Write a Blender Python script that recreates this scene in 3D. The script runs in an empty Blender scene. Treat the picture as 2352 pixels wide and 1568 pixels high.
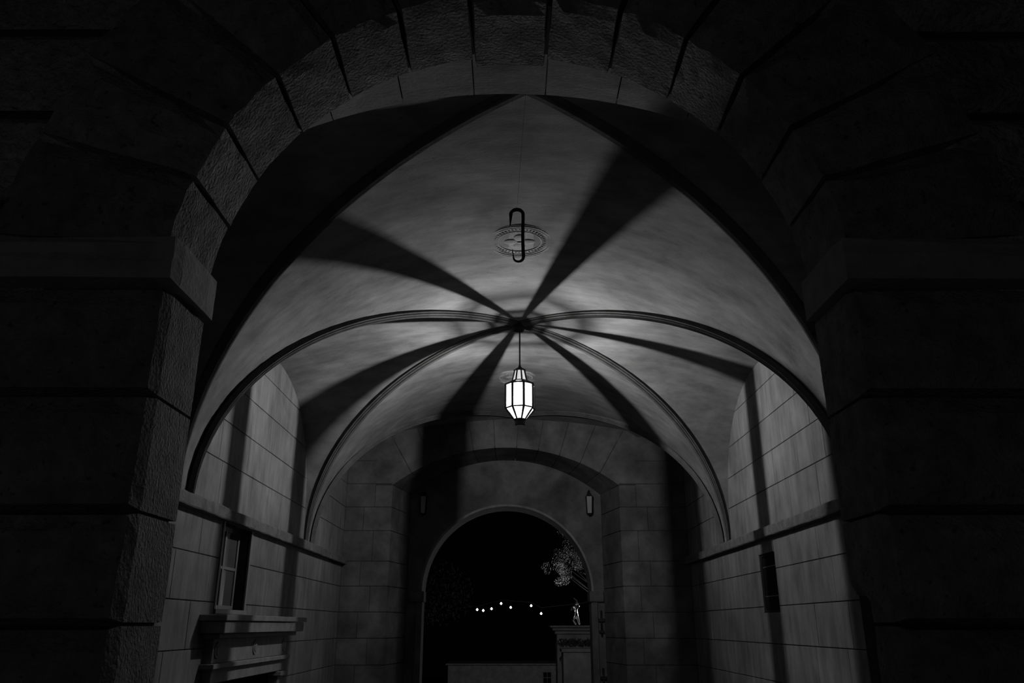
import bpy, bmesh, math, random
from mathutils import Vector, Matrix
random.seed(7)
sc = bpy.context.scene
C = sc.collection
R = math.radians
H = 1.55                      # eye height above the paving; heights below are written relative to it

# ------------------------------------------------------------------ camera, world, light, exposure
cam_d = bpy.data.cameras.new('camera'); cam_d.sensor_width = 36.0; cam_d.lens = 28.01
cam_d.clip_start = 0.05; cam_d.clip_end = 300
cam = bpy.data.objects.new('camera', cam_d); C.objects.link(cam)
cam.location = (0, 0, H); cam.rotation_euler = (R(90 + 19.61), 0, R(-0.19))
sc.camera = cam
w = bpy.data.worlds.new('night_sky'); sc.world = w; w.use_nodes = True
w.node_tree.nodes['Background'].inputs[0].default_value = (1, 1, 1, 1)
w.node_tree.nodes['Background'].inputs[1].default_value = 0.00035
sc.view_settings.view_transform = 'Standard'; sc.view_settings.look = 'None'
sc.view_settings.exposure = 0.0; sc.view_settings.gamma = 1.0
sc.view_settings.use_curve_mapping = False

def point_light(name, loc, power, rad):
    d = bpy.data.lights.new(name, 'POINT'); d.energy = power; d.shadow_soft_size = rad
    o = bpy.data.objects.new(name, d); C.objects.link(o); o.location = loc
    return o
BULB = 36000.0                # radiance of the lantern's lamp
point_light('assumed_yard_light', (-2.6, -6.5, .5), 52.0, 0.25)      # unseen light assumed low behind the viewer, no lamp built; brightens the facade

# ------------------------------------------------------------------ materials
def mat(name, col, rough=0.9, var=0.35, scale=3.0, stretch=(1, 1, 1), bump=0.0, bscale=60.0, spec=0.1,
        tint=0.0, metal=0.0, speck=0.0, crack=0.0, blotch=0.0, bdist=0.02):
    m = bpy.data.materials.new(name); m.use_nodes = True
    nt = m.node_tree; N = nt.nodes; L = nt.links
    b = N['Principled BSDF']; b.inputs['Roughness'].default_value = rough
    b.inputs['Specular IOR Level'].default_value = spec; b.inputs['Metallic'].default_value = metal
    geo = N.new('ShaderNodeNewGeometry')
    mp = N.new('ShaderNodeMapping'); mp.inputs['Scale'].default_value = stretch
    L.new(geo.outputs['Position'], mp.inputs['Vector'])
    n1 = N.new('ShaderNodeTexNoise'); n1.inputs['Scale'].default_value = scale
    n1.inputs['Detail'].default_value = 8; n1.inputs['Roughness'].default_value = 0.65
    L.new(mp.outputs[0], n1.inputs['Vector'])
    mr = N.new('ShaderNodeMapRange'); mr.inputs[1].default_value = 0.3; mr.inputs[2].default_value = 0.7
    mr.inputs[3].default_value = 1 - var; mr.inputs[4].default_value = 1 + var
    L.new(n1.outputs[0], mr.inputs[0])
    val = mr.outputs[0]
    def mul(a, bb):
        x = N.new('ShaderNodeMath'); x.operation = 'MULTIPLY'; L.new(a, x.inputs[0])
        if isinstance(bb, float): x.inputs[1].default_value = bb
        else: L.new(bb, x.inputs[1])
        return x.outputs[0]
    if blotch:
        n3 = N.new('ShaderNodeTexNoise'); n3.inputs['Scale'].default_value = 1.3; n3.inputs['Detail'].default_value = 6
        n3.inputs['Distortion'].default_value = 0.6
        L.new(geo.outputs['Position'], n3.inputs['Vector'])
        r3 = N.new('ShaderNodeMapRange'); r3.inputs[1].default_value = 0.35; r3.inputs[2].default_value = 0.65
        r3.inputs[3].default_value = 1 - blotch; r3.inputs[4].default_value = 1 + blotch
        L.new(n3.outputs[0], r3.inputs[0]); val = mul(val, r3.outputs[0])
    if tint:
        oi = N.new('ShaderNodeObjectInfo')
        r2 = N.new('ShaderNodeMapRange'); r2.inputs[3].default_value = 1 - tint; r2.inputs[4].default_value = 1 + tint
        L.new(oi.outputs['Random'], r2.inputs[0]); val = mul(val, r2.outputs[0])
    if speck:
        n4 = N.new('ShaderNodeTexNoise'); n4.inputs['Scale'].default_value = 26; n4.inputs['Detail'].default_value = 3
        L.new(geo.outputs['Position'], n4.inputs['Vector'])
        r4 = N.new('ShaderNodeMapRange'); r4.inputs[1].default_value = 0.62; r4.inputs[2].default_value = 0.72
        r4.inputs[3].default_value = 1.0; r4.inputs[4].default_value = 1.0 - speck
        L.new(n4.outputs[0], r4.inputs[0]); val = mul(val, r4.outputs[0])
    if crack:
        n5 = N.new('ShaderNodeTexNoise'); n5.inputs['Scale'].default_value = 2.2; n5.inputs['Detail'].default_value = 4
        mp5 = N.new('ShaderNodeMapping'); mp5.inputs['Scale'].default_value = (0.35, 1.5, 1.0)
        L.new(geo.outputs['Position'], mp5.inputs['Vector']); L.new(mp5.outputs[0], n5.inputs['Vector'])
        s5 = N.new('ShaderNodeMath'); s5.operation = 'SUBTRACT'; s5.inputs[1].default_value = 0.40
        L.new(n5.outputs[0], s5.inputs[0])
        a5 = N.new('ShaderNodeMath'); a5.operation = 'ABSOLUTE'; L.new(s5.outputs[0], a5.inputs[0])
        r5 = N.new('ShaderNodeMapRange'); r5.inputs[1].default_value = 0.0; r5.inputs[2].default_value = 0.0035
        r5.inputs[3].default_value = 1 - crack; r5.inputs[4].default_value = 1.0
        L.new(a5.outputs[0], r5.inputs[0]); val = mul(val, r5.outputs[0])
    val = mul(val, float(col))
    cc = N.new('ShaderNodeCombineColor')
    for i in range(3): L.new(val, cc.inputs[i])
    L.new(cc.outputs[0], b.inputs['Base Color'])
    if bump:
        n2 = N.new('ShaderNodeTexNoise'); n2.inputs['Scale'].default_value = bscale; n2.inputs['Detail'].default_value = 5
        L.new(mp.outputs[0], n2.inputs['Vector'])
        bp = N.new('ShaderNodeBump'); bp.inputs['Strength'].default_value = bump; bp.inputs['Distance'].default_value = bdist
        L.new(n2.outputs[0], bp.inputs['Height']); L.new(bp.outputs[0], b.inputs['Normal'])
    return m
def emis(name, s, transp=0.0):
    m = bpy.data.materials.new(name); m.use_nodes = True; nt = m.node_tree; N = nt.nodes; L = nt.links
    out = N['Material Output']; N.remove(N['Principled BSDF'])
    e = N.new('ShaderNodeEmission'); e.inputs[1].default_value = s
    if transp:
        t = N.new('ShaderNodeBsdfTransparent'); t.inputs[0].default_value = (transp,) * 3 + (1,)
        a = N.new('ShaderNodeAddShader'); L.new(e.outputs[0], a.inputs[0]); L.new(t.outputs[0], a.inputs[1])
        L.new(a.outputs[0], out.inputs[0])
    else: L.new(e.outputs[0], out.inputs[0])
    return m
M = {
 'vault':  mat('vault_plaster', 0.17, var=0.28, scale=2.4, stretch=(1.0, 2.6, 1.6), bump=0.12, bscale=30, blotch=0.22, crack=0.3, tint=0.0),
 'stucco': mat('rosette_stucco', 0.27, var=0.3, scale=14, bump=0.2, bscale=60),
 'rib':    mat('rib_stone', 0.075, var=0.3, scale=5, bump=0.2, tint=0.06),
 'ashlar': mat('scored_wall_plaster', 0.165, var=0.3, scale=3.2, stretch=(2.2, 2.2, 0.5), bump=0.15, bscale=30, blotch=0.18, tint=0.05),
 'lit_reveal': mat('lit_reveal_plaster', 0.29, var=0.3, scale=3.0, stretch=(1, 2, 2), bump=0.15, bscale=30, blotch=0.2, tint=0.06),  # colour raised above the wall plaster to add lamplight to the near reveal
 'joint':  mat('joint_mortar', 0.045, var=0.2),
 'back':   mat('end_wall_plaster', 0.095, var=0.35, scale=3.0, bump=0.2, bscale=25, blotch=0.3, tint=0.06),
 'band':   mat('string_course_stone', 0.13, var=0.35, scale=7, bump=0.4, bscale=40),
 'facade': mat('rough_facade_stone', 0.27, var=0.4, scale=9, bump=1.0, bscale=30, bdist=0.045, speck=0.5, blotch=0.2, tint=0.1),
 'soffit': mat('portal_sandstone', 0.21, var=0.35, scale=9, bump=0.8, bscale=55, bdist=0.018, speck=0.55, blotch=0.15, tint=0.12),
 'impost': mat('impost_stone', 0.30, var=0.2, scale=6, bump=0.25, bscale=50),
 'mortar': mat('facade_mortar', 0.05, var=0.3),
 'iron':   mat('black_iron', 0.012, rough=0.55, var=0.2, spec=0.25, bump=0.1),
 'leading':mat('lantern_metal', 0.03, rough=0.5, var=0.2, spec=0.3),
 'wood':   mat('painted_timber', 0.16, rough=0.6, var=0.2, spec=0.2),
 'glass':  mat('dark_window_glass', 0.07, rough=0.35, var=0.1, spec=0.5),
 'mantel': mat('mantel_stone', 0.20, var=0.25, scale=6, bump=0.2, tint=0.04),
 'floor':  mat('paving', 0.06, var=0.3, scale=2),
 'ground': mat('dark_lawn', 0.02, var=0.3, scale=4),
 'leaf':   mat('pale_leaf', 0.35, rough=0.5, var=0.3, spec=0.3),
 'darkleaf': mat('dark_leaf', 0.05, rough=0.6, var=0.3),
 'bark':   mat('bark', 0.02, var=0.4),
 'pillar': mat('garden_stone', 0.22, var=0.3, scale=4, bump=0.2),
 'bronze': mat('polished_bronze', 0.5, rough=0.22, var=0.2, metal=1.0),
 'dark':   mat('unlit_room', 0.01, var=0.1),
 'frost':  mat('unlit_lamp_glass', 0.25, rough=0.3, var=0.2, spec=0.4),
 'pane':   emis('lit_lantern_pane', 1.1, 0.86),
 'pane_top': emis('lit_shoulder_pane', 1.0, 0.42),
 'pane_neck': emis('lit_neck_pane', .6, 0.14),
 'bulb':   emis('lantern_bulb', BULB),
 'pend':   emis('pendant_glow', 3.0),
}

# ------------------------------------------------------------------ helpers
def link(name, me, m=None, parent=None, loc=None, rz=None):
    o = bpy.data.objects.new(name, me); C.objects.link(o)
    if m and not me.materials: me.materials.append(M[m])
    if parent: o.parent = parent
    if loc: o.location = loc
    if rz is not None: o.rotation_euler = (0, 0, rz)
    return o
def pyd(verts, faces, smooth=False):
    me = bpy.data.meshes.new('m'); me.from_pydata([tuple(v) for v in verts], [], faces); me.update()
    if smooth:
        for p in me.polygons: p.use_smooth = True
    return me
def fin(bm, smooth=False):
    bmesh.ops.recalc_face_normals(bm, faces=bm.faces)
    me = bpy.data.meshes.new('m'); bm.to_mesh(me); bm.free()
    if smooth:
        for p in me.polygons: p.use_smooth = True
    return me
def tag(o, label, cat, group=None, kind=None):
    o['label'] = label; o['category'] = cat
    if group: o['group'] = group
    if kind: o['kind'] = kind
    return o
def empty(name, loc=(0, 0, 0)):
    o = bpy.data.objects.new(name, None); C.objects.link(o); o.location = loc; return o
def box_bm(bm, x0, x1, y0, y1, z0, z1, bev=0.0):
    r = bmesh.ops.create_cube(bm, size=1.0)
    for v in r['verts']:
        v.co = Vector((x0 + (v.co.x + .5) * (x1 - x0), y0 + (v.co.y + .5) * (y1 - y0), z0 + (v.co.z + .5) * (z1 - z0)))
    if bev:
        es = list({e for v in r['verts'] for e in v.link_edges})
        bmesh.ops.bevel(bm, geom=es, offset=bev, segments=1, affect='EDGES')
def box(x0, x1, y0, y1, z0, z1, bev=0.0):
    bm = bmesh.new(); box_bm(bm, x0, x1, y0, y1, z0, z1, bev); return fin(bm)
def extrude_poly(pts, y0, y1):
    """closed outline in x/z, extruded along y"""
    n = len(pts)
    v = [(x, y0, z) for x, z in pts] + [(x, y1, z) for x, z in pts]
    f = [tuple(range(n)), tuple(range(2 * n - 1, n - 1, -1))] + [(i, n + i, n + (i + 1) % n, (i + 1) % n) for i in range(n)]
    bm = bmesh.new()
    bv = [bm.verts.new(p) for p in v]
    for q in f: bm.faces.new([bv[i] for i in q])
    return fin(bm)
_cache = {}
def face_block(wd, ht, dp, ch=0.008):
    """dressed block, face towards local -y, chamfered round its face"""
    k = (round(wd, 3), round(ht, 3), round(dp, 3), ch)
    if k not in _cache:
        a, h, c = wd / 2, ht / 2, ch
        v = [(-a + c, 0, -h + c), (a - c, 0, -h + c), (a - c, 0, h - c), (-a + c, 0, h - c),
             (-a, c, -h), (a, c, -h), (a, c, h), (-a, c, h), (-a, dp, -h), (a, dp, -h), (a, dp, h), (-a, dp, h)]
        f = [(0, 1, 2, 3)]
        for b, t in ((4, 0), (8, 4)):
            for i in range(4): j = (i + 1) % 4; f.append((b + i, b + j, t + j, t + i))
        f.append((11, 10, 9, 8))
        _cache[k] = pyd(v, f)
    return _cache[k]
def rough_block(fn, cuts=3, ch=0.03, jit=0.06, rnd=None):
    """unit lattice (u,v,w in 0..1) mapped by fn; edges eased, surface uneven"""
    rnd = rnd or random
    bm = bmesh.new(); bmesh.ops.create_cube(bm, size=1.0)
    bmesh.ops.subdivide_edges(bm, edges=bm.edges[:], cuts=cuts, use_grid_fill=True)
    for v in bm.verts:
        p = [c + .5 for c in v.co]
        ext = [i for i in range(3) if p[i] < 1e-4 or p[i] > 1 - 1e-4]
        v.co = fn(*p, ext, rnd)
    return fin(bm)
def rects_minus(rects, hole):
    out = []
    a0, a1, b0, b1 = hole
    for (x0, x1, z0, z1) in rects:
        if x1 <= a0 or x0 >= a1 or z1 <= b0 or z0 >= b1: out.append((x0, x1, z0, z1)); continue
        if x0 < a0: out.append((x0, a0, z0, z1))
        if x1 > a1: out.append((a1, x1, z0, z1))
        m0, m1 = max(x0, a0), min(x1, a1)
        if z0 < b0: out.append((m0, m1, z0, b0))
        if z1 > b1: out.append((m0, m1, b1, z1))
    return [r for r in out if r[1] - r[0] > .03 and r[3 - 0] - r[2] > .03]
def tube(path, rad, seg=8, cap=True):
    bm = bmesh.new(); rings = []
    n = len(path); up0 = None
    for i, p in enumerate(path):
        p = Vector(p)
        t = (Vector(path[min(i + 1, n - 1)]) - Vector(path[max(i - 1, 0)])).normalized()
        if up0 is None:
            up0 = t.orthogonal().normalized()
        s = t.cross(up0).normalized(); up0 = s.cross(t).normalized()
        r = rad[i] if isinstance(rad, (list, tuple)) else rad
        rings.append([bm.verts.new(p + (s * math.cos(a) + up0 * math.sin(a)) * r) for a in [2 * math.pi * k / seg for k in range(seg)]])
    for i in range(n - 1):
        for k in range(seg):
            j = (k + 1) % seg
            bm.faces.new((rings[i][k], rings[i][j], rings[i + 1][j], rings[i + 1][k]))
    if cap:
        bm.faces.new(rings[0][::-1]); bm.faces.new(rings[-1])
    return fin(bm, True)
def lathe(prof, seg=24, smooth=False, rot=0.0):
    v = []; f = []
    for r, z in prof:
        for k in range(seg):
            a = 2 * math.pi * k / seg + rot; v.append((r * math.cos(a), r * math.sin(a), z))
    for i in range(len(prof) - 1):
        for k in range(seg):
            j = (k + 1) % seg; f.append((i * seg + k, i * seg + j, (i + 1) * seg + j, (i + 1) * seg + k))
    f.append(tuple(range(seg))[::-1]); f.append(tuple(range((len(prof) - 1) * seg, len(prof) * seg)))
    return pyd(v, f, smooth)

# ------------------------------------------------------------------ dimensions of the gate hall
X0 = 0.125                    # hall axis
AH = 3.25                     # half width of the hall
YF, YB = 4.85, 15.40          # inner faces of its two end walls
YC, BL = 10.10, 2.52          # middle bay crown and half bay length
CROWNS = (YC - 2 * BL, YC, YC + 2 * BL)
GL = BL - .20                 # groins stop short of the springing line: a plain strip joins the bays
ZS = H + 1.20                 # springing / top of string course
BR = 2.66                     # barrel rise
LUN = 2.16                    # rise of the side lunettes
W = 1.69; YP0, YP1 = 3.60, 4.13   # street portal: half width, outer and inner face
ZP = H + 0.465 * 3.6          # centre of its arch
WL, WR = X0 - AH, X0 + AH

def barrel(x): return ZS + BR * math.sqrt(max(0, 1 - (x / AH) ** 2))
def lunette(d): return ZS + LUN * max(0, 1 - min(1, d / GL) ** 2.4) ** (1 / 2.4)

# ------------------------------------------------------------------ floor and ground
fl = link('floor', box(-9, 9, -12, 18.6, -0.3, 0), 'floor'); tag(fl, 'dark paved floor running through the gate hall', 'floor', kind='structure')
gr = link('ground', box(-40, 40, 18.6, 90, -3.9, -3.6), 'ground'); tag(gr, 'dark sunken garden ground beyond the far archway', 'ground', kind='structure')

# ------------------------------------------------------------------ ceiling: groin vault of three bays
def vault():
    ys = []
    for c in CROWNS:
        for s in range(-24, 25):
            y = c + GL * math.sin(s / 24 * math.pi / 2)
            if YF - .06 <= y <= YB + .06: ys.append((y, abs(y - c)))
    for c in CROWNS[:2]: ys.append((c + BL, BL))
    ys.append((YF - .06, abs(YF - .06 - CROWNS[0]))); ys.append((YB + .06, abs(YB + .06 - CROWNS[2])))
    ys = sorted(set((round(y, 5), round(d, 5)) for y, d in ys))
    ded = []
    for q in ys:
        if not ded or q[0] - ded[-1][0] > 1e-4: ded.append(q)
    NB, NL = 40, 12
    v = []; rows = []
    for y, d in ded:
        xg = AH * min(1, d / GL); pg = math.asin(min(1, xg / AH)); zg = barrel(xg)
        row = []
        for k in range(NL):                    # left side cell
            t = k / NL; x = -(AH + .03) + t * (AH + .03 - xg)
            bow = 0.10 * math.sin(math.pi * t) * max(0, 1 - d / GL)
            row.append((X0 + x, y, lunette(d) + (zg - lunette(d)) * t + bow))
        for k in range(NB + 1):
            ph = -pg + 2 * pg * k / NB; x = AH * math.sin(ph); row.append((X0 + x, y, barrel(x)))
        for k in range(NL - 1, -1, -1):
            t = k / NL; x = (AH + .03) - t * (AH + .03 - xg)
            bow = 0.10 * math.sin(math.pi * t) * max(0, 1 - d / GL)
            row.append((X0 + x, y, lunette(d) + (zg - lunette(d)) * t + bow))
        rows.append(row)
    n = len(rows[0]); f = []
    for i, r in enumerate(rows):
        v += r
        if i:
            for k in range(n - 1): f.append(((i - 1) * n + k, (i - 1) * n + k + 1, i * n + k + 1, i * n + k))
    bm = bmesh.new(); bv = [bm.verts.new(p) for p in v]
    for q in f:
        vs = [bv[i] for i in q]
        try: bm.faces.new(vs)
        except ValueError: pass
    bmesh.ops.remove_doubles(bm, verts=bm.verts, dist=1e-5)
    bmesh.ops.recalc_face_normals(bm, faces=bm.faces)
    me = fin(bm)
    for p in me.polygons: p.use_smooth = True
    me.set_sharp_from_angle(angle=R(16))
    return me
ceil = link('ceiling', vault(), 'vault'); tag(ceil, 'plastered groin vault of the gate hall with crossing ribs', 'ceiling', kind='structure')
sky_blocker = link('sky_blocker', box(-9, 9, YP1, 17.0, 6.9, 7.2), 'dark'); tag(sky_blocker, 'unseen flat slab blocking sky light over the gate hall', 'sky_blocker', kind='structure')  # unseen slab added to keep sky light off the vault

PROF = [(-.072, .05), (-.072, -.008), (-.052, -.016), (-.049, -.032), (-.028, -.038), (-.02, -.058), (.02, -.058), (.028, -.038), (.049, -.032), (.052, -.016), (.072, -.008), (.072, .05)]
def rib_mesh(sx, sy, yc):
    n = 36; pts = []
    for i in range(n + 1):
        ph = math.pi / 2 * i / n * .999
        x = AH * math.sin(ph) * .985; d = GL * math.sin(ph)
        pts.append(Vector((X0 + sx * x, yc + sy * d, barrel(AH * math.sin(ph)))))
    side = Vector((sx * AH, sy * GL, 0)).normalized().cross(Vector((0, 0, 1)))
    v = []; f = []
    for i, p in enumerate(pts):
        t = (pts[min(i + 1, n)] - pts[max(i - 1, 0)]).normalized()
        nn = side.cross(t).normalized()
        if i and nn.dot(last) < 0: nn = -nn
        if i == 0 and nn.z < 0: nn = -nn
        last = nn
        tp = 1 - .62 * (i / n) ** 3                      # the rib dies into the wall at its foot
        for s, h in PROF: v.append(p + side * s * tp + nn * h * (tp if h < 0 else 1))
    k = len(PROF)
    for i in range(n):
        for j in range(k - 1): f.append((i * k + j, i * k + j + 1, (i + 1) * k + j + 1, (i + 1) * k + j))
    me = pyd(v, f)
    bm = bmesh.new(); bm.from_mesh(me); me2 = fin(bm); return me2
for ci, yc in enumerate(CROWNS):
    for sy in (-1, 1):
        if (ci == 0 and sy < 0) or (ci == 2 and sy > 0): continue
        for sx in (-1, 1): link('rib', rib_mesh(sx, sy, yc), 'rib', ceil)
zb = barrel(0)
link('rib_boss', lathe([(.02, -.12), (.07, -.11), (.085, -.07), (.08, -.03), (.09, .03)], 16), 'iron', ceil, (X0, YC, zb))

# ------------------------------------------------------------------ side walls, scored in courses
COURSES = [H - 1.55, H - 1.12, H - .67, H - .22, H + .231, H + .683, H + 1.13, H + 1.69, H + 2.13, H + 2.575, H + 3.02, H + 3.50]
win_L = (8.93, 9.88, H + .165, H + 1.075)
win_R = (10.47, 11.12, H + .16, H + .89)
fire = (9.02, 11.30, -0.01, H - .55)
def side_wall(name, xw, sgn, holes, label):
    """sgn = direction the wall faces along x"""
    rects = [(YF - .1, YB + .1, 0, H + 3.8)]
    for h in holes: rects = rects_minus(rects, h)
    bm = bmesh.new()
    for (a, b, c, d) in rects:
        xa, xb = (xw - .6, xw - .012) if sgn > 0 else (xw + .012, xw + .6)
        box_bm(bm, xa, xb, a, b, c, d)
    wall = link(name, fin(bm), 'joint'); tag(wall, label, 'wall', kind='structure')
    rnd = random.Random(11 if sgn > 0 else 23)
    for i in range(len(COURSES) - 1):
        z0, z1 = COURSES[i], COURSES[i + 1]
        y = YF - (.45 if i % 2 else 0.0) + rnd.uniform(-.08, .08)
        while y < YB:
            y2 = y + rnd.uniform(.82, 1.06)
            if YB - y2 < .3: y2 = YB
            rr = [(max(y, YF), min(y2, YB), z0, z1)]
            for h in holes: rr = rects_minus(rr, h)
            for (a, b, c, d) in rr:
                if b - a < .03: continue
                o = link('stone_block', face_block(b - a - .007, d - c - .009, .03, .004), 'ashlar', wall,
                         (xw + sgn * rnd.uniform(-.0015, .0015), (a + b) / 2, (c + d) / 2), R(90) * sgn)
            y = y2
    return wall
wl = side_wall('wall_left', WL, 1, [win_L, fire], 'plastered side wall with the sash window and stone mantel')
wr = side_wall('wall_right', WR, -1, [win_R], 'plastered side wall with the narrow shuttered opening')
def string_course(name, xw, sgn, label):
    zt, zb_ = ZS, ZS - .125
    prof = [(-.05, zb_), (.085, zb_), (.09, zb_ + .01), (.09, zt - .012), (.08, zt), (-.05, zt)]
    ys = [YF + (YB - YF) * k / 60 for k in range(61)]
    rnd = random.Random(5)
    v = []; f = []; n = len(prof)
    for y in ys:
        for j, (x, z) in enumerate(prof):
            q = rnd.uniform(-.004, .004) if 1 <= j <= 4 else 0
            v.append((xw + sgn * (x + q), y, z + q))
    for i in range(60):
        for j in range(n): k = (j + 1) % n; f.append((i * n + j, i * n + k, (i + 1) * n + k, (i + 1) * n + j))
    f.append(tuple(range(n))); f.append(tuple(range(60 * n, 61 * n))[::-1])
    bm = bmesh.new(); bm.from_mesh(pyd(v, f))
    o = link(name, fin(bm), 'band'); tag(o, label, 'ledge', kind='structure')
string_course('trim_1', WL, 1, 'stone string course above the sash window')
string_course('trim_2', WR, -1, 'stone string course above the narrow shuttered opening')

# ------------------------------------------------------------------ windows
def slab(name, parent, m, *a, bev=0.004): return link(name, box(*a, bev=bev), m, parent)
def wooden_window():
    y0, y1, z0, z1 = win_L; d = WL
    t = empty('window_1', (0, 0, 0)); tag(t, 'two-light timber sash window set deep in the wall over the mantel', 'window', kind='structure')
    for a, b, c, e in ((y0 - .05, y0, z0, z1), (y1, y1 + .05, z0, z1)): slab('outer_trim', t, 'wood', d - .03, d + .012, a, b, c - .05, e + .02)
    slab('window_sill', t, 'wood', d - .34, d + .03, y0 - .05, y1 + .05, z0 - .05, z0)
    slab('outer_trim', t, 'wood', d - .03, d + .012, y0 - .05, y1 + .05, z1, z1 + .03)
    xs0, xs1 = d - .17, d - .125
    for a, b in ((y0, y0 + .05), (y1 - .05, y1), ((y0 + y1) / 2 - .025, (y0 + y1) / 2 + .025)):
        slab('sash_stile', t, 'wood', xs0, xs1, a, b, z0, z1)
    zm = (z0 + z1) / 2
    for a, b in ((z0, z0 + .05), (z1 - .06, z1), (zm - .018, zm + .018)):
        slab('sash_rail', t, 'wood', xs0 + .005, xs1 - .004, y0, y1, a, b)
    for a in (y0 + .05, (y0 + y1) / 2 + .025):
        for c in (z0 + .05, zm + .018):
            slab('pane', t, 'glass', xs0 + .02, xs0 + .028, a, a + (y1 - y0) / 2 - .075, c, c + (z1 - z0) / 2 - .07, bev=0)
    slab('reveal_backing', t, 'dark', d - .62, d - .56, y0 - .05, y1 + .05, z0 - .05, z1 + .05, bev=0)
wooden_window()
def shutter_window():
    y0, y1, z0, z1 = win_R; d = WR
    t = empty('window_2', (0, 0, 0)); tag(t, 'narrow dark shuttered opening under the string course', 'window', kind='structure')
    for a, b in ((y0, y0 + .03), (y1 - .03, y1)): slab('frame_stile', t, 'iron', d + .02, d + .07, a, b, z0, z1)
    for a in (z0, z1 - .03): slab('frame_rail', t, 'iron', d + .022, d + .068, y0, y1, a, a + .03)
    hs = [z0 + .03, z0 + .20, z1 - .16, z1 - .03]
    for i in range(3): slab('shutter_panel', t, 'dark', d + .035, d + .06, y0 + .03, y1 - .03, hs[i] + .005, hs[i + 1] - .005)
    for i in (1, 2): slab('shutter_rail', t, 'wood', d + .03, d + .05, y0 + .03, y1 - .03, hs[i] - .006, hs[i] + .006, bev=.002)
shutter_window()

# ------------------------------------------------------------------ front wall: rusticated portal seen from outside
def arc(cx, cz, r, a0, a1, n): return [(cx + r * math.cos(a0 + (a1 - a0) * k / n), cz + r * math.sin(a0 + (a1 - a0) * k / n)) for k in range(n + 1)]
def holed(xl, xr, ztop, x0, x1, pts, y0, y1):
    out = [(x0, 0)] + [(xl, 0)] + pts + [(xr, 0), (x1, 0), (x1, ztop), (x0, ztop)]
    return extrude_poly(out, y0, y1)
pw = W + .035
core = holed(-pw, pw, 7.2, -9, 9, arc(0, ZP, pw, math.pi, 0, 40), YP0 + .10, YP1 - .015)
wf = link('wall_front', core, 'mortar'); tag(wf, 'rusticated stone gateway wall with a round arch', 'wall', kind='structure')
# rear arch of the gateway (flat segmental), facing the hall
SR, SW = 3.62, 2.18                                   # radius and half width of the segmental reveals
SA = math.asin(SW / SR)
ZF = H + 3.66                                         # crown of the near reveal
def seg_pts(zc, r, n=24, a=None, cx=0.0):
    a = a or SA
    return [(cx + r * math.sin(-a + 2 * a * k / n), zc - SR + r * math.cos(-a + 2 * a * k / n)) for k in range(n + 1)]
link('reveal_backing', holed(-SW - .02, SW + .02, 7.2, -9, 9, seg_pts(ZF + .02, SR), YP1, YF), 'joint', wf)
NV = 9
for k in range(NV):
    a0 = -SA + 2 * SA * k / NV; a1 = -SA + 2 * SA * (k + 1) / NV; g = .0012
    vs = []; n = 4
    for i in range(n + 1):
        a = a0 + g + (a1 - a0 - 2 * g) * i / n
        for r in (SR, SR + .30):
            for y in (YP1 + .004, YF + .03): vs.append((r * math.sin(a), y, ZF - SR + r * math.cos(a)))
    fs = []
    for i in range(n):
        b = 4 * i; q = b + 4
        fs += [(b, b + 1, q + 1, q), (b + 2, q + 2, q + 3, b + 3), (b, q, q + 2, b + 2), (b + 1, b + 3, q + 3, q + 1)]
    fs += [(0, 2, 3, 1), (4 * n, 4 * n + 1, 4 * n + 3, 4 * n + 2)]
    bm = bmesh.new(); bm.from_mesh(pyd(vs, fs)); link('reveal_voussoir', fin(bm), 'lit_reveal', wf)
for s in (-1, 1):
    for i in range(9):
        z0, z1 = i * .48, (i + 1) * .48
        if z1 > ZF - SR + SR * math.cos(SA) + .1: break
        x0, x1 = sorted((s * SW, s * (SW + .5)))
        link('jamb_stone', box(x0, x1, YP1 + .01, YF + .012, z0 + .004, z1 - .004, .006), 'lit_reveal', wf)
# street-side voussoirs, their soffits form the underside of the portal
JA = [0.0, 3.5, 17.0, 28.5, 42.0, 54.8, 68.5, 82.3]
JA = JA[1:] + [180 - a for a in JA[:0:-1]]
REX = 0.735 * 3.6
def voussoir(a0, a1, r0, r1, y0, y1, seed, key=False):
    rnd = random.Random(seed)
    da = .004 / r0 * 57.3
    tilt = rnd.uniform(-.006, .006)
    def fn(u, v, w_, ext, rn):
        a = R(a0 + da + (a1 - a0 - 2 * da) * u)
        rj = rn.uniform(-.002, .004); yj = rn.uniform(-.012, .012)
        r = r0 + (r1 - r0) * w_; y = y0 + (y1 - y0) * v
        if len(ext) >= 2:                                    # ease the arrises
            e = .012 if v < .5 else .006
            if 0 in ext: a += R(e / r0 * 57.3) * (1 if u < .5 else -1)
            if 2 in ext: r += e * .7 * (1 if w_ < .5 else -1)
            if 1 in ext: y += e * (1 if v < .5 else -1)
        if 2 in ext and w_ < .5: r += rj + tilt
        if 1 in ext and v < .5: y += yj - (.03 if 0 < u < 1 and 0 < w_ < 1 else 0)
        return Vector((r * math.cos(a), y, ZP + r * math.sin(a)))
    return rough_block(fn, 4, rnd=rnd)
for i in range(len(JA) - 1):
    a0, a1 = JA[i], JA[i + 1]
    key = a0 < 90 < a1
    link('keystone' if key else 'voussoir', voussoir(a0, a1, W - (.06 if key else 0), REX + (.25 if key else random.uniform(-.06, .1)), YP0 - .02, YP1, 40 + i), 'soffit', wf)
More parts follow.
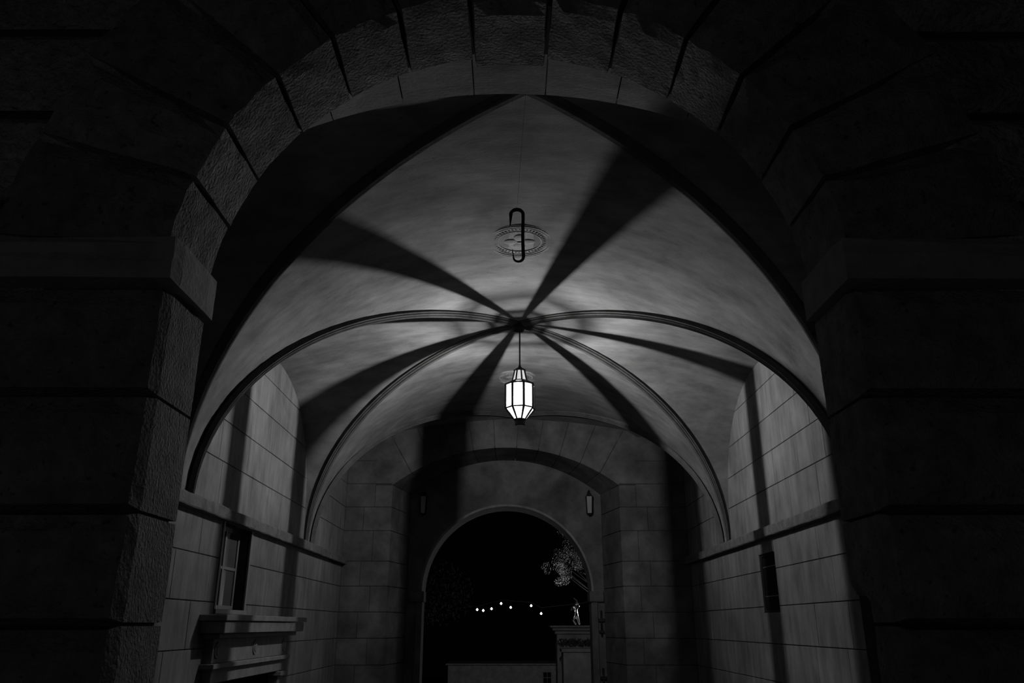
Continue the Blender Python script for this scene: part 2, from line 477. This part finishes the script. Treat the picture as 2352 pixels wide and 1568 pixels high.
def hewn(x0, x1, y0, y1, z0, z1, seed, m, name='stone_block', e0=.018, pil=.02, parent=None, cut=None):
    rnd = random.Random(seed)
    def fn(u, v, w_, ext, rn):
        x = x0 + (x1 - x0) * u; y = y0 + (y1 - y0) * v; z = z0 + (z1 - z0) * w_
        if len(ext) >= 2:
            e = e0 if v < .01 else .004
            if 0 in ext: x += e * (1 if u < .5 else -1)
            if 2 in ext: z += e * (1 if w_ < .5 else -1)
            if 1 in ext: y += e * (1 if v < .5 else -1)
        if 1 in ext and v < .5: y += rn.uniform(-.01, .01) - (pil if 0 < u < 1 and 0 < w_ < 1 else 0)
        if 0 in ext: x += rn.uniform(-.0015, .0015)
        if cut: x, y, z = cut(x, y, z)
        return Vector((x, y, z))
    return link(name, rough_block(fn, 4, rnd=rnd), m, parent or wf)
ZI0, ZI1 = H + .441 * 3.6, H + .508 * 3.6                 # impost band
PIER = [-.02, .44, .99, 1.555, H + .49, H + 1.035, ZI0 - .006]
for s in (-1, 1):
    for i in range(6):
        wd = 1.25 + (.35 if i % 2 else 0)
        xa, xb = sorted((s * W, s * (W + wd)))
        cut = None
        if s > 0 and i in (2, 3):
            def cut(x, y, z):                                # knocked-off inner arris low on this pier
                if y > YP1 - .12 and x < W + .12 and z < H + .18: return (x + .05, y, z)
                return (x, y, z)
        hewn(xa, xb, YP0, YP1, PIER[i] + .004, PIER[i + 1] - .004, 100 + i * 2 + s, 'soffit', cut=cut, e0=.02)
        xa, xb = sorted((s * (W + wd + .012), s * (W + wd + 1.6)))
        hewn(xa, xb, YP0, YP1 - .1, PIER[i] + .008, PIER[i + 1] - .008, 130 + i * 2 + s, 'facade', e0=.03, pil=.03)
    xa, xb = sorted((s * (W - .045), s * 4.6))
    hewn(xa, xb, YP0 - .05, YP1, ZI0, ZI1, 160 + s, 'impost', 'impost', e0=.012, pil=0)
    z = H + 1.53; i = 0
    while z < 6.9:
        z2 = z + .55
        zm = (z + z2) / 2 - ZP
        rr = REX - .35
        xi = math.sqrt(max(0, rr * rr - zm * zm)) if abs(zm) < rr else 0.02
        xs = [max(xi, .02)]
        nx = REX + .55 + (.5 if i % 2 else 0)
        while nx < 5.2: xs.append(nx); nx += 1.25
        xs.append(5.2)
        for k in range(len(xs) - 1):
            xa, xb = sorted((s * (xs[k] + .006), s * (xs[k + 1] - .006)))
            hewn(xa, xb, YP0 + .045, YP1 - .1, z + .008, z2 - .008, 200 + i * 10 + k * 3 + s, 'facade', e0=.035, pil=.03)
        z = z2; i += 1

# ------------------------------------------------------------------ back wall with splayed recess and far portal
XB = -.07                                             # axis of the far reveal
ZB = H + 3.28                                         # crown of the far segmental arch
YR = 16.58                                            # plane of the far portal
core = holed(XB - SW - .04, XB + SW + .04, 7.2, -9, 9, seg_pts(ZB + .04, SR, cx=XB), YB + .012, YR)
wb = link('wall_back', core, 'joint'); tag(wb, 'plastered end wall with a shallow arched recess round the far archway', 'wall', kind='structure')
SWI = 1.95; RI = 3.0; AI = math.asin(SWI / RI)
zspr = ZB - SR + SR * math.cos(SA)
def recess_pt(t, inner, grow=0.0):
    """t in -1..1 along the arch; outer arc at the hall face, inner arc at the portal plane"""
    if not inner:
        a = SA * t; return Vector((XB + (SR + grow) * math.sin(a), YB, ZB - SR + (SR + grow) * math.cos(a)))
    a = AI * t; zi = ZB - .02
    return Vector((XB + (RI + grow) * math.sin(a), YR, zi - RI + (RI + grow) * math.cos(a)))
NB_ = 11
for k in range(NB_):
    t0 = -1 + 2 * k / NB_ + .0022; t1 = -1 + 2 * (k + 1) / NB_ - .0022
    vs = []; n = 3
    for i in range(n + 1):
        t = t0 + (t1 - t0) * i / n
        p, q = recess_pt(t, False), recess_pt(t, True)
        P, Q = recess_pt(t, False, 1.0), recess_pt(t, True, .6)
        vs += [p + Vector((0, -.004, 0)), q, P + Vector((0, -.004, 0)), Q]
    fs = []
    for i in range(n):
        b = 4 * i; c = b + 4
        fs += [(b, b + 1, c + 1, c), (b + 2, c + 2, c + 3, b + 3), (b, c, c + 2, b + 2), (b + 1, b + 3, c + 3, c + 1)]
    fs += [(0, 2, 3, 1), (4 * n, 4 * n + 1, 4 * n + 3, 4 * n + 2)]
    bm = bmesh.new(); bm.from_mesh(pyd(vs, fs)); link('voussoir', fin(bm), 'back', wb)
for i in range(len(COURSES) - 1):
    z0, z1 = COURSES[i] + .005, COURSES[i + 1] - .005
    top = min(z1, zspr - .004)
    jx = 2.70 if i % 2 else 2.50
    for s in (-1, 1):
        if z0 < zspr - .02:
            xo, xi, xe = XB + s * SW, XB + s * SWI, XB + s * jx
            v = [(xo, YB, z0), (xi, YR, z0), (xe, YR, z0), (xe, YB, z0), (xo, YB, top), (xi, YR, top), (xe, YR, top), (xe, YB, top)]
            f = [(0, 1, 2, 3), (7, 6, 5, 4), (0, 4, 5, 1), (1, 5, 6, 2), (2, 6, 7, 3), (3, 7, 4, 0)]
            bm = bmesh.new(); bm.from_mesh(pyd(v, f)); bmesh.ops.bevel(bm, geom=bm.edges[:], offset=.004, segments=1, affect='EDGES')
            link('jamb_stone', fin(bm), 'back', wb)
        else:
            xe = XB + s * SW
        xw = WL if s < 0 else WR
        a, b = sorted((xe + s * .006, xw))
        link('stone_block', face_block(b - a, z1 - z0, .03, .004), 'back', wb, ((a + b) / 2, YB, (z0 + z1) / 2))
# far portal leaf of wall
XF = -.05; WF = 1.70; ZFP = H + .62
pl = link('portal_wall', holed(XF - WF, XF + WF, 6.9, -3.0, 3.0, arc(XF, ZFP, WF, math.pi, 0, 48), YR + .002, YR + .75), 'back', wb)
rim = []
for r in (WF - .012, WF + .03):
    rim.append(arc(XF, ZFP, r, math.pi, 0, 48))
v = []; f = []
for k in range(49):
    for y in (YR - .012, YR + .74):
        for r in (0, 1): v.append((rim[r][k][0], y, rim[r][k][1]))
for k in range(48):
    b = 4 * k; c = b + 4
    f += [(b, b + 1, c + 1, c), (b + 2, c + 2, c + 3, b + 3), (b, c, c + 2, b + 2), (b + 1, b + 3, c + 3, c + 1)]
bm = bmesh.new(); bm.from_mesh(pyd(v, f)); link('archivolt', fin(bm), 'ashlar', wb)
for s in (-1, 1):
    a, b = sorted((XF + s * (WF - .06), XF + s * (WF + .22)))
    link('impost', box(a, b, YR - .07, YR + .42, ZFP - .18, ZFP + .02, .012), 'back', wb)
    a, b = sorted((XF + s * (WF - .03), XF + s * (WF + .1)))
    link('jamb_post', box(a, b, YR - .03, YR + .4, 0, ZFP - .18, .01), 'back', wb)

# ------------------------------------------------------------------ ceiling rosettes
def rosette(y, label):
    t = empty('ceiling_rosette', (X0 - .02, y, zb)); tag(t, label, 'rosette', 'stucco rosettes on the vault crown')
    link('disc', lathe([(.405, .015), (.385, -.006), (.372, -.010), (.362, -.004), (.352, -.012), (.335, -.013), (.326, -.005), (.316, -.010), (.302, -.010), (.294, -.004), (.245, -.006), (.238, -.011), (.226, -.011), (.22, -.004), (.0, -.005)], 64), 'stucco', t)
    bead = box(-.006, .006, -.014, .014, -.011, 0, .002)
    for k in range(44):
        a = 2 * math.pi * k / 44
        o = link('dentil', bead, 'stucco', t, (.268 * math.cos(a), .268 * math.sin(a), -.002), a + math.pi / 2)
    for k in range(4):
        a = math.pi / 2 * k
        bm = bmesh.new()
        bmesh.ops.create_uvsphere(bm, u_segments=14, v_segments=8, radius=1)
        for v_ in bm.verts:
            v_.co = Vector((v_.co.x * .085 + .088, v_.co.y * .066, v_.co.z * .013 - .003))
        link('petal', fin(bm, True), 'stucco', t, (0, 0, 0), a)
    link('bud', lathe([(.03, 0), (.03, -.012), (.0, -.02)], 12, True), 'stucco', t)
rosette(7.65, 'round stucco rosette on the vault above the iron hook')
rosette(12.60, 'round stucco rosette on the vault behind the lit lantern')

# ------------------------------------------------------------------ iron hook
HKZ = H + 2.805
hk = empty('iron_hook', (X0 - .03, CROWNS[0] + .02, HKZ)); tag(hk, 'black wrought iron S-shaped hook hanging on a wire below the stucco rosette', 'hook')
hs_ = .735
path = []; rad = []
for k in range(5): path.append((-.125 + .002 * k, .0, -.17 + .035 * k)); rad.append(.004 + .003 * k)
for k in range(1, 13):
    a = math.pi - math.pi * k / 12
    path.append((-.058 + .06 * math.cos(a), 0, -.035 + .05 * math.sin(a) - .0)); rad.append(.018 if 3 < k < 9 else .015)
for k in range(1, 9): path.append((.004 - .006 * math.sin(k / 8 * 3), 0, -.035 - .46 * k / 8)); rad.append(.0145)
for k in range(1, 11):
    a = -math.pi * k / 10
    path.append((-.045 + .047 * math.cos(a), 0, -.50 + .045 * math.sin(a))); rad.append(.0135 - .0006 * k)
for k in range(1, 4): path.append((-.092 - .003 * k, 0, -.50 + .028 * k)); rad.append(.007 - .0015 * k)
path = [tuple(c * hs_ for c in p) for p in path]; rad = [r * hs_ * 1.12 for r in rad]
link('shank', tube(path, rad, 8), 'iron', hk)
link('wire', tube([(-.043, 0, .008), (.03, -.02, zb - HKZ + .02)], .0008, 5), 'iron', hk)

# ------------------------------------------------------------------ hanging lantern
LX, LY = X0 + .012, YC
ln = empty('hanging_lantern', (LX, LY, H + 2.44)); tag(ln, 'lit eight-sided glass lantern hanging on a rod from the rib crossing', 'lantern')
LZ = H + 2.44
def lz(v): return H + v - LZ
LEV = [(.076, lz(2.52)), (.188, lz(2.665)), (.190, lz(2.985)), (.100, lz(3.035)), (.066, lz(3.185))]
ROT = R(-90 + 14.5)                    # one corner bar stands a little to the right of the axis
def corner(i, k, dr=0.0):
    r, z = LEV[i]; a = ROT + math.pi / 4 * k
    return Vector(((r + dr) * math.cos(a), (r + dr) * math.sin(a), z))
BO = (-.002, .012)                     # the lamp sits off centre in the lantern
for k in range(8):
    for i in range(4):
        c = [corner(i, k), corner(i, k + 1), corner(i + 1, k + 1), corner(i + 1, k)]
        me = pyd(c, [(0, 1, 2, 3)]); link('pane', me, ('pane', 'pane', 'pane_top', 'pane_neck')[i], ln)
for k in range(8):
    bm_path = [corner(i, k, .002) for i in range(5)]
    link('corner_bar', tube(bm_path, [.010, .0165, .0165, .012, .010], 6), 'leading', ln)
for i, rr in ((0, .009), (1, .010), (2, .015), (3, .012), (4, .009)):
    vs = [corner(i, k, .002) for k in range(8)]
    bm = bmesh.new()
    for k in range(8):
        me = tube([vs[k], vs[(k + 1) % 8]], rr, 6); bm.from_mesh(me); bpy.data.meshes.remove(me)
    link('glazing_ring', fin(bm), 'leading', ln)
link('cap', lathe([(.085, lz(3.178)), (.088, lz(3.190)), (.05, lz(3.215)), (.022, lz(3.235)), (.016, lz(3.26)), (.0, lz(3.262))], 8, rot=ROT), 'leading', ln)
link('base_cup', lathe([(.055, lz(2.44)), (.068, lz(2.45)), (.070, lz(2.50)), (.082, lz(2.525)), (.0, lz(2.53))], 16, rot=ROT), 'leading', ln)
link('rod', tube([(0, 0, lz(3.25)), (0, 0, zb - .06 - LZ)], .0105, 10), 'leading', ln)
link('lamp_holder', tube([(BO[0], BO[1], lz(2.52)), (BO[0], BO[1], lz(2.737))], .012, 8), 'leading', ln)
link('bulb', lathe([(.002, lz(2.737)), (.0042, lz(2.742)), (.0042, lz(2.822)), (.0015, lz(2.830))], 8), 'bulb', ln, (BO[0], BO[1], 0))

# ------------------------------------------------------------------ stone mantel on the left wall
mt = empty('stone_mantel', (WL, 10.16, 0)); tag(mt, 'classical stone mantelpiece with roundels below the sash window', 'mantelpiece')
def mslab(name, x, y0, y1, z0, z1, bev=.006, m='mantel', par=None):
    o = link(name, box(-.02, x, y0 - 10.16, y1 - 10.16, H + z0, H + z1, bev), m, par or mt); return o
mslab('shelf', .285, 8.50, 11.86, .045, .105)
mslab('cornice', .262, 8.54, 11.80, -.075, .04)
mslab('bed_mould', .19, 8.62, 11.70, -.125, -.08)
fz = mslab('frieze', .095, 8.74, 11.58, -.37, -.12)
for y in (8.86, 10.16, 11.46):
    for r, h in ((.085, .014), (.052, .022)):
        bm = bmesh.new(); bmesh.ops.create_cone(bm, cap_ends=True, segments=24, radius1=r, radius2=r * .9, depth=h)
        bmesh.ops.rotate(bm, verts=bm.verts, cent=(0, 0, 0), matrix=Matrix.Rotation(R(90), 3, 'Y'))
        link('roundel', fin(bm), 'mantel', fz, (.095 + h / 2, y - 10.16, H - .245))
mslab('architrave_mould', .15, 8.66, 11.62, -.42, -.37)
mslab('architrave', .10, 8.76, 11.56, -.56, -.42)
for a, b in ((8.76, 9.04), (11.28, 11.56)):
    mslab('jamb_capital', .15, a - .03, b + .03, -.62, -.565)
    mslab('jamb', .10, a, b, -1.545, -.62)
link('firebox', box(-.60, -.45, 8.98 - 10.16, 11.34 - 10.16, 0.005, H - .5), 'dark', mt)

# ------------------------------------------------------------------ unlit wall lanterns beside the far archway
def wall_lantern(x, label):
    t = empty('wall_lantern', (x, YR - .10, H + 2.13)); tag(t, label, 'wall lamp', 'unlit lanterns flanking the far archway')
    link('back_plate', box(-.03, .03, .085, .103, .05, .48, .004), 'iron', t)
    link('bracket', tube([(0, .09, .44), (0, .05, .50), (0, 0, .49), (0, 0, .44)], .012, 8), 'iron', t)
    link('cap', lathe([(.085, .36), (.09, .375), (.05, .42), (.018, .455), (0, .46)], 4, rot=R(45)), 'iron', t)
    link('base_plate', lathe([(.02, -.02), (.05, .0), (.07, .02), (0, .03)], 4, rot=R(45)), 'iron', t)
    for k in range(4):
        a = R(45 + 90 * k)
        link('corner_bar', tube([(.068 * math.cos(a), .068 * math.sin(a), .02), (.085 * math.cos(a), .085 * math.sin(a), .365)], .009, 6), 'iron', t)
        a1 = R(135 + 90 * k)
        c = [Vector((.066 * math.cos(a), .066 * math.sin(a), .025)), Vector((.066 * math.cos(a1), .066 * math.sin(a1), .025)),
             Vector((.083 * math.cos(a1), .083 * math.sin(a1), .36)), Vector((.083 * math.cos(a), .083 * math.sin(a), .36))]
        link('pane', pyd(c, [(0, 1, 2, 3)]), 'frost', t)
wall_lantern(-1.76, 'small unlit wall lantern in the dark band of shadow beside the far archway')
wall_lantern(1.635, 'small unlit wall lantern with pale glass on the side of the lit tree')
# iron gate hinges on the far jamb
for z, hl in ((.10, 'black iron gate hinge on the far jamb just below the impost'), (-.95, 'black iron gate hinge near the foot of the far jamb')):
    t = empty('gate_hinge', (XF + WF + .16, YR - .03, H + z)); tag(t, hl, 'hinge', 'iron hinges on the far jamb')
    link('pin', tube([(0, 0, -.30), (0, 0, .18)], .018, 8), 'iron', t)
    link('strap', box(-.06, .06, -.02, .035, -.03, .03, .006), 'iron', t)
    link('strap', box(-.05, .05, -.02, .035, -.24, -.19, .006), 'iron', t)

# ------------------------------------------------------------------ garden beyond the far archway
def leaves(n, blobs, size, seed):
    rnd = random.Random(seed); v = []; f = []
    for i in range(n):
        cx, cy, cz, rx, ry, rz = rnd.choice(blobs)
        while True:
            p = Vector((rnd.uniform(-1, 1), rnd.uniform(-1, 1), rnd.uniform(-1, 1)))
            if .25 < p.length < 1: break
        p = Vector((cx + p.x * rx, cy + p.y * ry, cz + p.z * rz))
        a = Vector((rnd.gauss(0, 1), rnd.gauss(0, 1), rnd.gauss(0, 1))).normalized(); b = a.orthogonal().normalized()
        s = size * rnd.uniform(.6, 1.3); k = len(v)
        v += [p - a * s, p + b * s * .4, p + a * s, p - b * s * .4]; f.append((k, k + 1, k + 2, k + 3))
    return pyd(v, f)
def tree(x, y, blobs, n, size, m, label, seed, base=-3.6, group=None):
    t = empty('garden_tree', (x, y, base)); tag(t, label, 'tree', group)
    top = max(b[2] for b in blobs)
    link('trunk', tube([(0, 0, 0), (.05, 0, (top - base) * .5), (.0, .05, top - base)], [.16, .11, .04], 8), 'bark', t)
    bl = [(b[0], b[1], b[2] - base, b[3], b[4], b[5]) for b in blobs]
    for j, b in enumerate(bl[:6]):
        link('branch', tube([(0, 0, b[2] - 1.2), (b[0] * .6, b[1] * .6, b[2] - .5), (b[0], b[1], b[2])], [.025, .014, .006], 6), 'bark', t)
    o = link('foliage', leaves(n, bl, size, seed), m, t); o['kind'] = 'stuff'
rt = random.Random(31)
BL_ = []
for (bx, bz, sp, n) in ((-1.65, 2.05, .30, 9), (-1.2, 2.5, .32, 8), (-1.0, 1.95, .22, 5), (-1.5, 1.55, .18, 4), (-1.5, 3.0, .16, 3), (-.4, 2.7, .5, 6)):
    for k in range(n): BL_.append((bx + rt.gauss(0, sp * .6), rt.gauss(0, .25), H + bz + rt.gauss(0, sp * .6), rt.uniform(.16, .3), .25, rt.uniform(.13, .24)))
tree(3.4, 28.2, BL_, 5200, .021, 'leaf', 'pale-leaved garden tree lit at night beyond the far archway', 3)
tree(-5.2, 34, [(2.4, 0, H + 1.2, 1.4, 1.2, 1.3), (0, 0, H + 2.2, 1.5, 1.2, 1.6), (.8, 0, H + .6, 1.0, 1, 1.0)], 2200, .07, 'darkleaf', 'dark leafy tree by the far archway opposite the lit tree', 4)
point_light('assumed_tree_light', (1.9, 26.9, H + .2), 150, .05)  # unseen light assumed from the lit foliage, added without a fixture
# string of pendant lamps
cab = [(-4.145, 30, H + 1.25), (-2.4, 30, H + .80), (-1.143, 30, H + .64), (-.29, 30, H + .86), (.784, 30, H + .78), (1.139, 30, H + .6), (2.6, 30, H + .75), (4.345, 30, H + 1.2)]
tag(link('lamp_cable', tube(cab, .006, 5), 'iron'), 'thin black cable carrying the pendant lamps in the garden', 'cable')
for x, pt in ((-4.2, 'dark slim post holding the lamp cable near the dark leafy tree'), (4.4, 'dark slim post holding the lamp cable behind the pale-leaved tree')):
    tag(link('cable_post', tube([(x, 30, -3.6), (x, 30, H + 1.3)], .05, 8), 'iron'), pt, 'post', 'posts of the lamp cable')
sh = lathe([(.016, .05), (.045, .0), (.048, -.006), (.0, -.004)], 12); cord = tube([(0, 0, .05), (0, 0, .16)], .004, 5); bl = lathe([(.02, -.004), (.03, -.022), (.0, -.04)], 10)
for (x, z) in ((-1.143, .527), (-.926, .497), (-.631, .556), (-.29, .734), (.053, .601), (.784, .66), (1.139, .395)):
    t = empty('pendant_lamp', (x, 30, H + z)); tag(t, 'tiny glowing pendant lamp strung across the dark garden', 'lamp', 'pendant lamps in the garden')
    link('shade', sh, 'pend', t); link('bulb', bl, 'pend', t)
    zz = None
    for (p, q) in zip(cab, cab[1:]):
        if p[0] <= x <= q[0]: zz = p[2] + (q[2] - p[2]) * (x - p[0]) / (q[0] - p[0]) - H - z
    link('cord', tube([(0, 0, .045), (0, 0, max(zz, .06) - .005)], .004, 5), 'iron', t)
# gate pillars, statue, planter
p1 = empty('gate_pillar', (1.62, 21.2, -3.6)); tag(p1, 'tall stone gate pillar with moulded cap carrying the statuette', 'pillar')
zt = H + 3.6
link('shaft', box(-.45, .45, -.35, .35, 0, zt - .16, .01), 'pillar', p1)
link('cap_moulding', box(-.50, .50, -.40, .40, zt - .20, zt - .12, .015), 'pillar', p1)
link('cap_moulding', box(-.56, .56, -.46, .46, zt - .12, zt - .05, .015), 'pillar', p1)
link('cap_slab', box(-.62, .62, -.52, .52, zt - .05, zt + .0, .01), 'pillar', p1)
st = bpy.data.meshes.new('m')
J = {'pel': (0, 0, .27), 'che': (-.03, 0, .42), 'nec': (.0, 0, .50), 'hea': (.03, -.01, .56), 'rel': (.09, 0, .45), 'rha': (.02, 0, .60), 'rh2': (-.06, 0, .66),
     'lsh': (-.07, 0, .45), 'lel': (-.12, -.02, .36), 'lkn': (-.07, -.03, .14), 'lft': (.0, .0, .015), 'rkn': (.05, .02, .15), 'rft': (.09, .03, .015)}
E_ = [('pel', 'che'), ('che', 'nec'), ('nec', 'hea'), ('che', 'rel'), ('rel', 'rha'), ('rha', 'rh2'), ('che', 'lsh'), ('lsh', 'lel'), ('pel', 'lkn'), ('lkn', 'lft'), ('pel', 'rkn'), ('rkn', 'rft')]
RAD = {'pel': .055, 'che': .06, 'nec': .025, 'hea': .042, 'rel': .022, 'rha': .016, 'rh2': .012, 'lsh': .03, 'lel': .018, 'lkn': .03, 'lft': .02, 'rkn': .03, 'rft': .02}
ks = list(J); st.from_pydata([J[k] for k in ks], [(ks.index(a), ks.index(b)) for a, b in E_], [])
so = link('garden_statuette', st, 'bronze', None, (1.66, 20.95, H)); tag(so, 'small figure statuette with a raised arm on the gate pillar', 'statue')
md = so.modifiers.new('s', 'SKIN')
for i, k in enumerate(ks): st.skin_vertices[0].data[i].radius = (RAD[k], RAD[k])
st.skin_vertices[0].data[0].use_root = True
so.modifiers.new('d', 'SUBSURF').levels = 2; so.modifiers['d'].render_levels = 2
point_light('assumed_statue_light', (2.35, 21.5, H + .35), 60.0, .03)  # unseen light assumed behind the statuette for its bright rim, no fixture built
p2 = empty('planter_pier', (1.56, 19.6, -3.6)); tag(p2, 'lower stone pier topped by dark trailing plants', 'pier')
zt = H + 3.6 - .5
link('shaft', box(-.34, .34, -.3, .3, 0, zt - .07, .01), 'pillar', p2)
link('cap_slab', box(-.38, .38, -.34, .34, zt - .07, zt, .012), 'pillar', p2)
pf = link('trailing_plant', leaves(700, [(1.56 + dx, 19.55, H - .37, .16, .32, .09) for dx in (-.3, -.1, .1, .3)], .035, 9), 'darkleaf')
tag(pf, 'dark trailing plants spilling over the lower pier', 'plant', kind='stuff')
# low garden house
gh = empty('garden_house', (0, 38, -3.6)); tag(gh, 'low garden building with a small paned window, beyond the far archway', 'building')
zt = H - 1.58 + 3.6
link('wall', box(-2.6, 4.5, -1.5, 1.5, 0, zt, .01), 'pillar', gh)
link('eaves', box(-2.7, 4.6, -1.65, 1.65, zt, zt + .06, .01), 'pillar', gh)
wn = link('window', box(1.42, 1.80, -1.53, -1.49, zt - .95, zt - .25, .005), 'wood', gh)
for ix in range(2):
    for iz in range(3):
        link('pane', box(1.45 + ix * .17, 1.60 + ix * .17, -1.54, -1.53, zt - .92 + iz * .22, zt - .73 + iz * .22), 'dark', wn)
point_light('garden_fill_light', (-1.5, 24.0, -2.4), 1.3, .1)  # unseen fill light, no lamp stands here; brightens the garden house
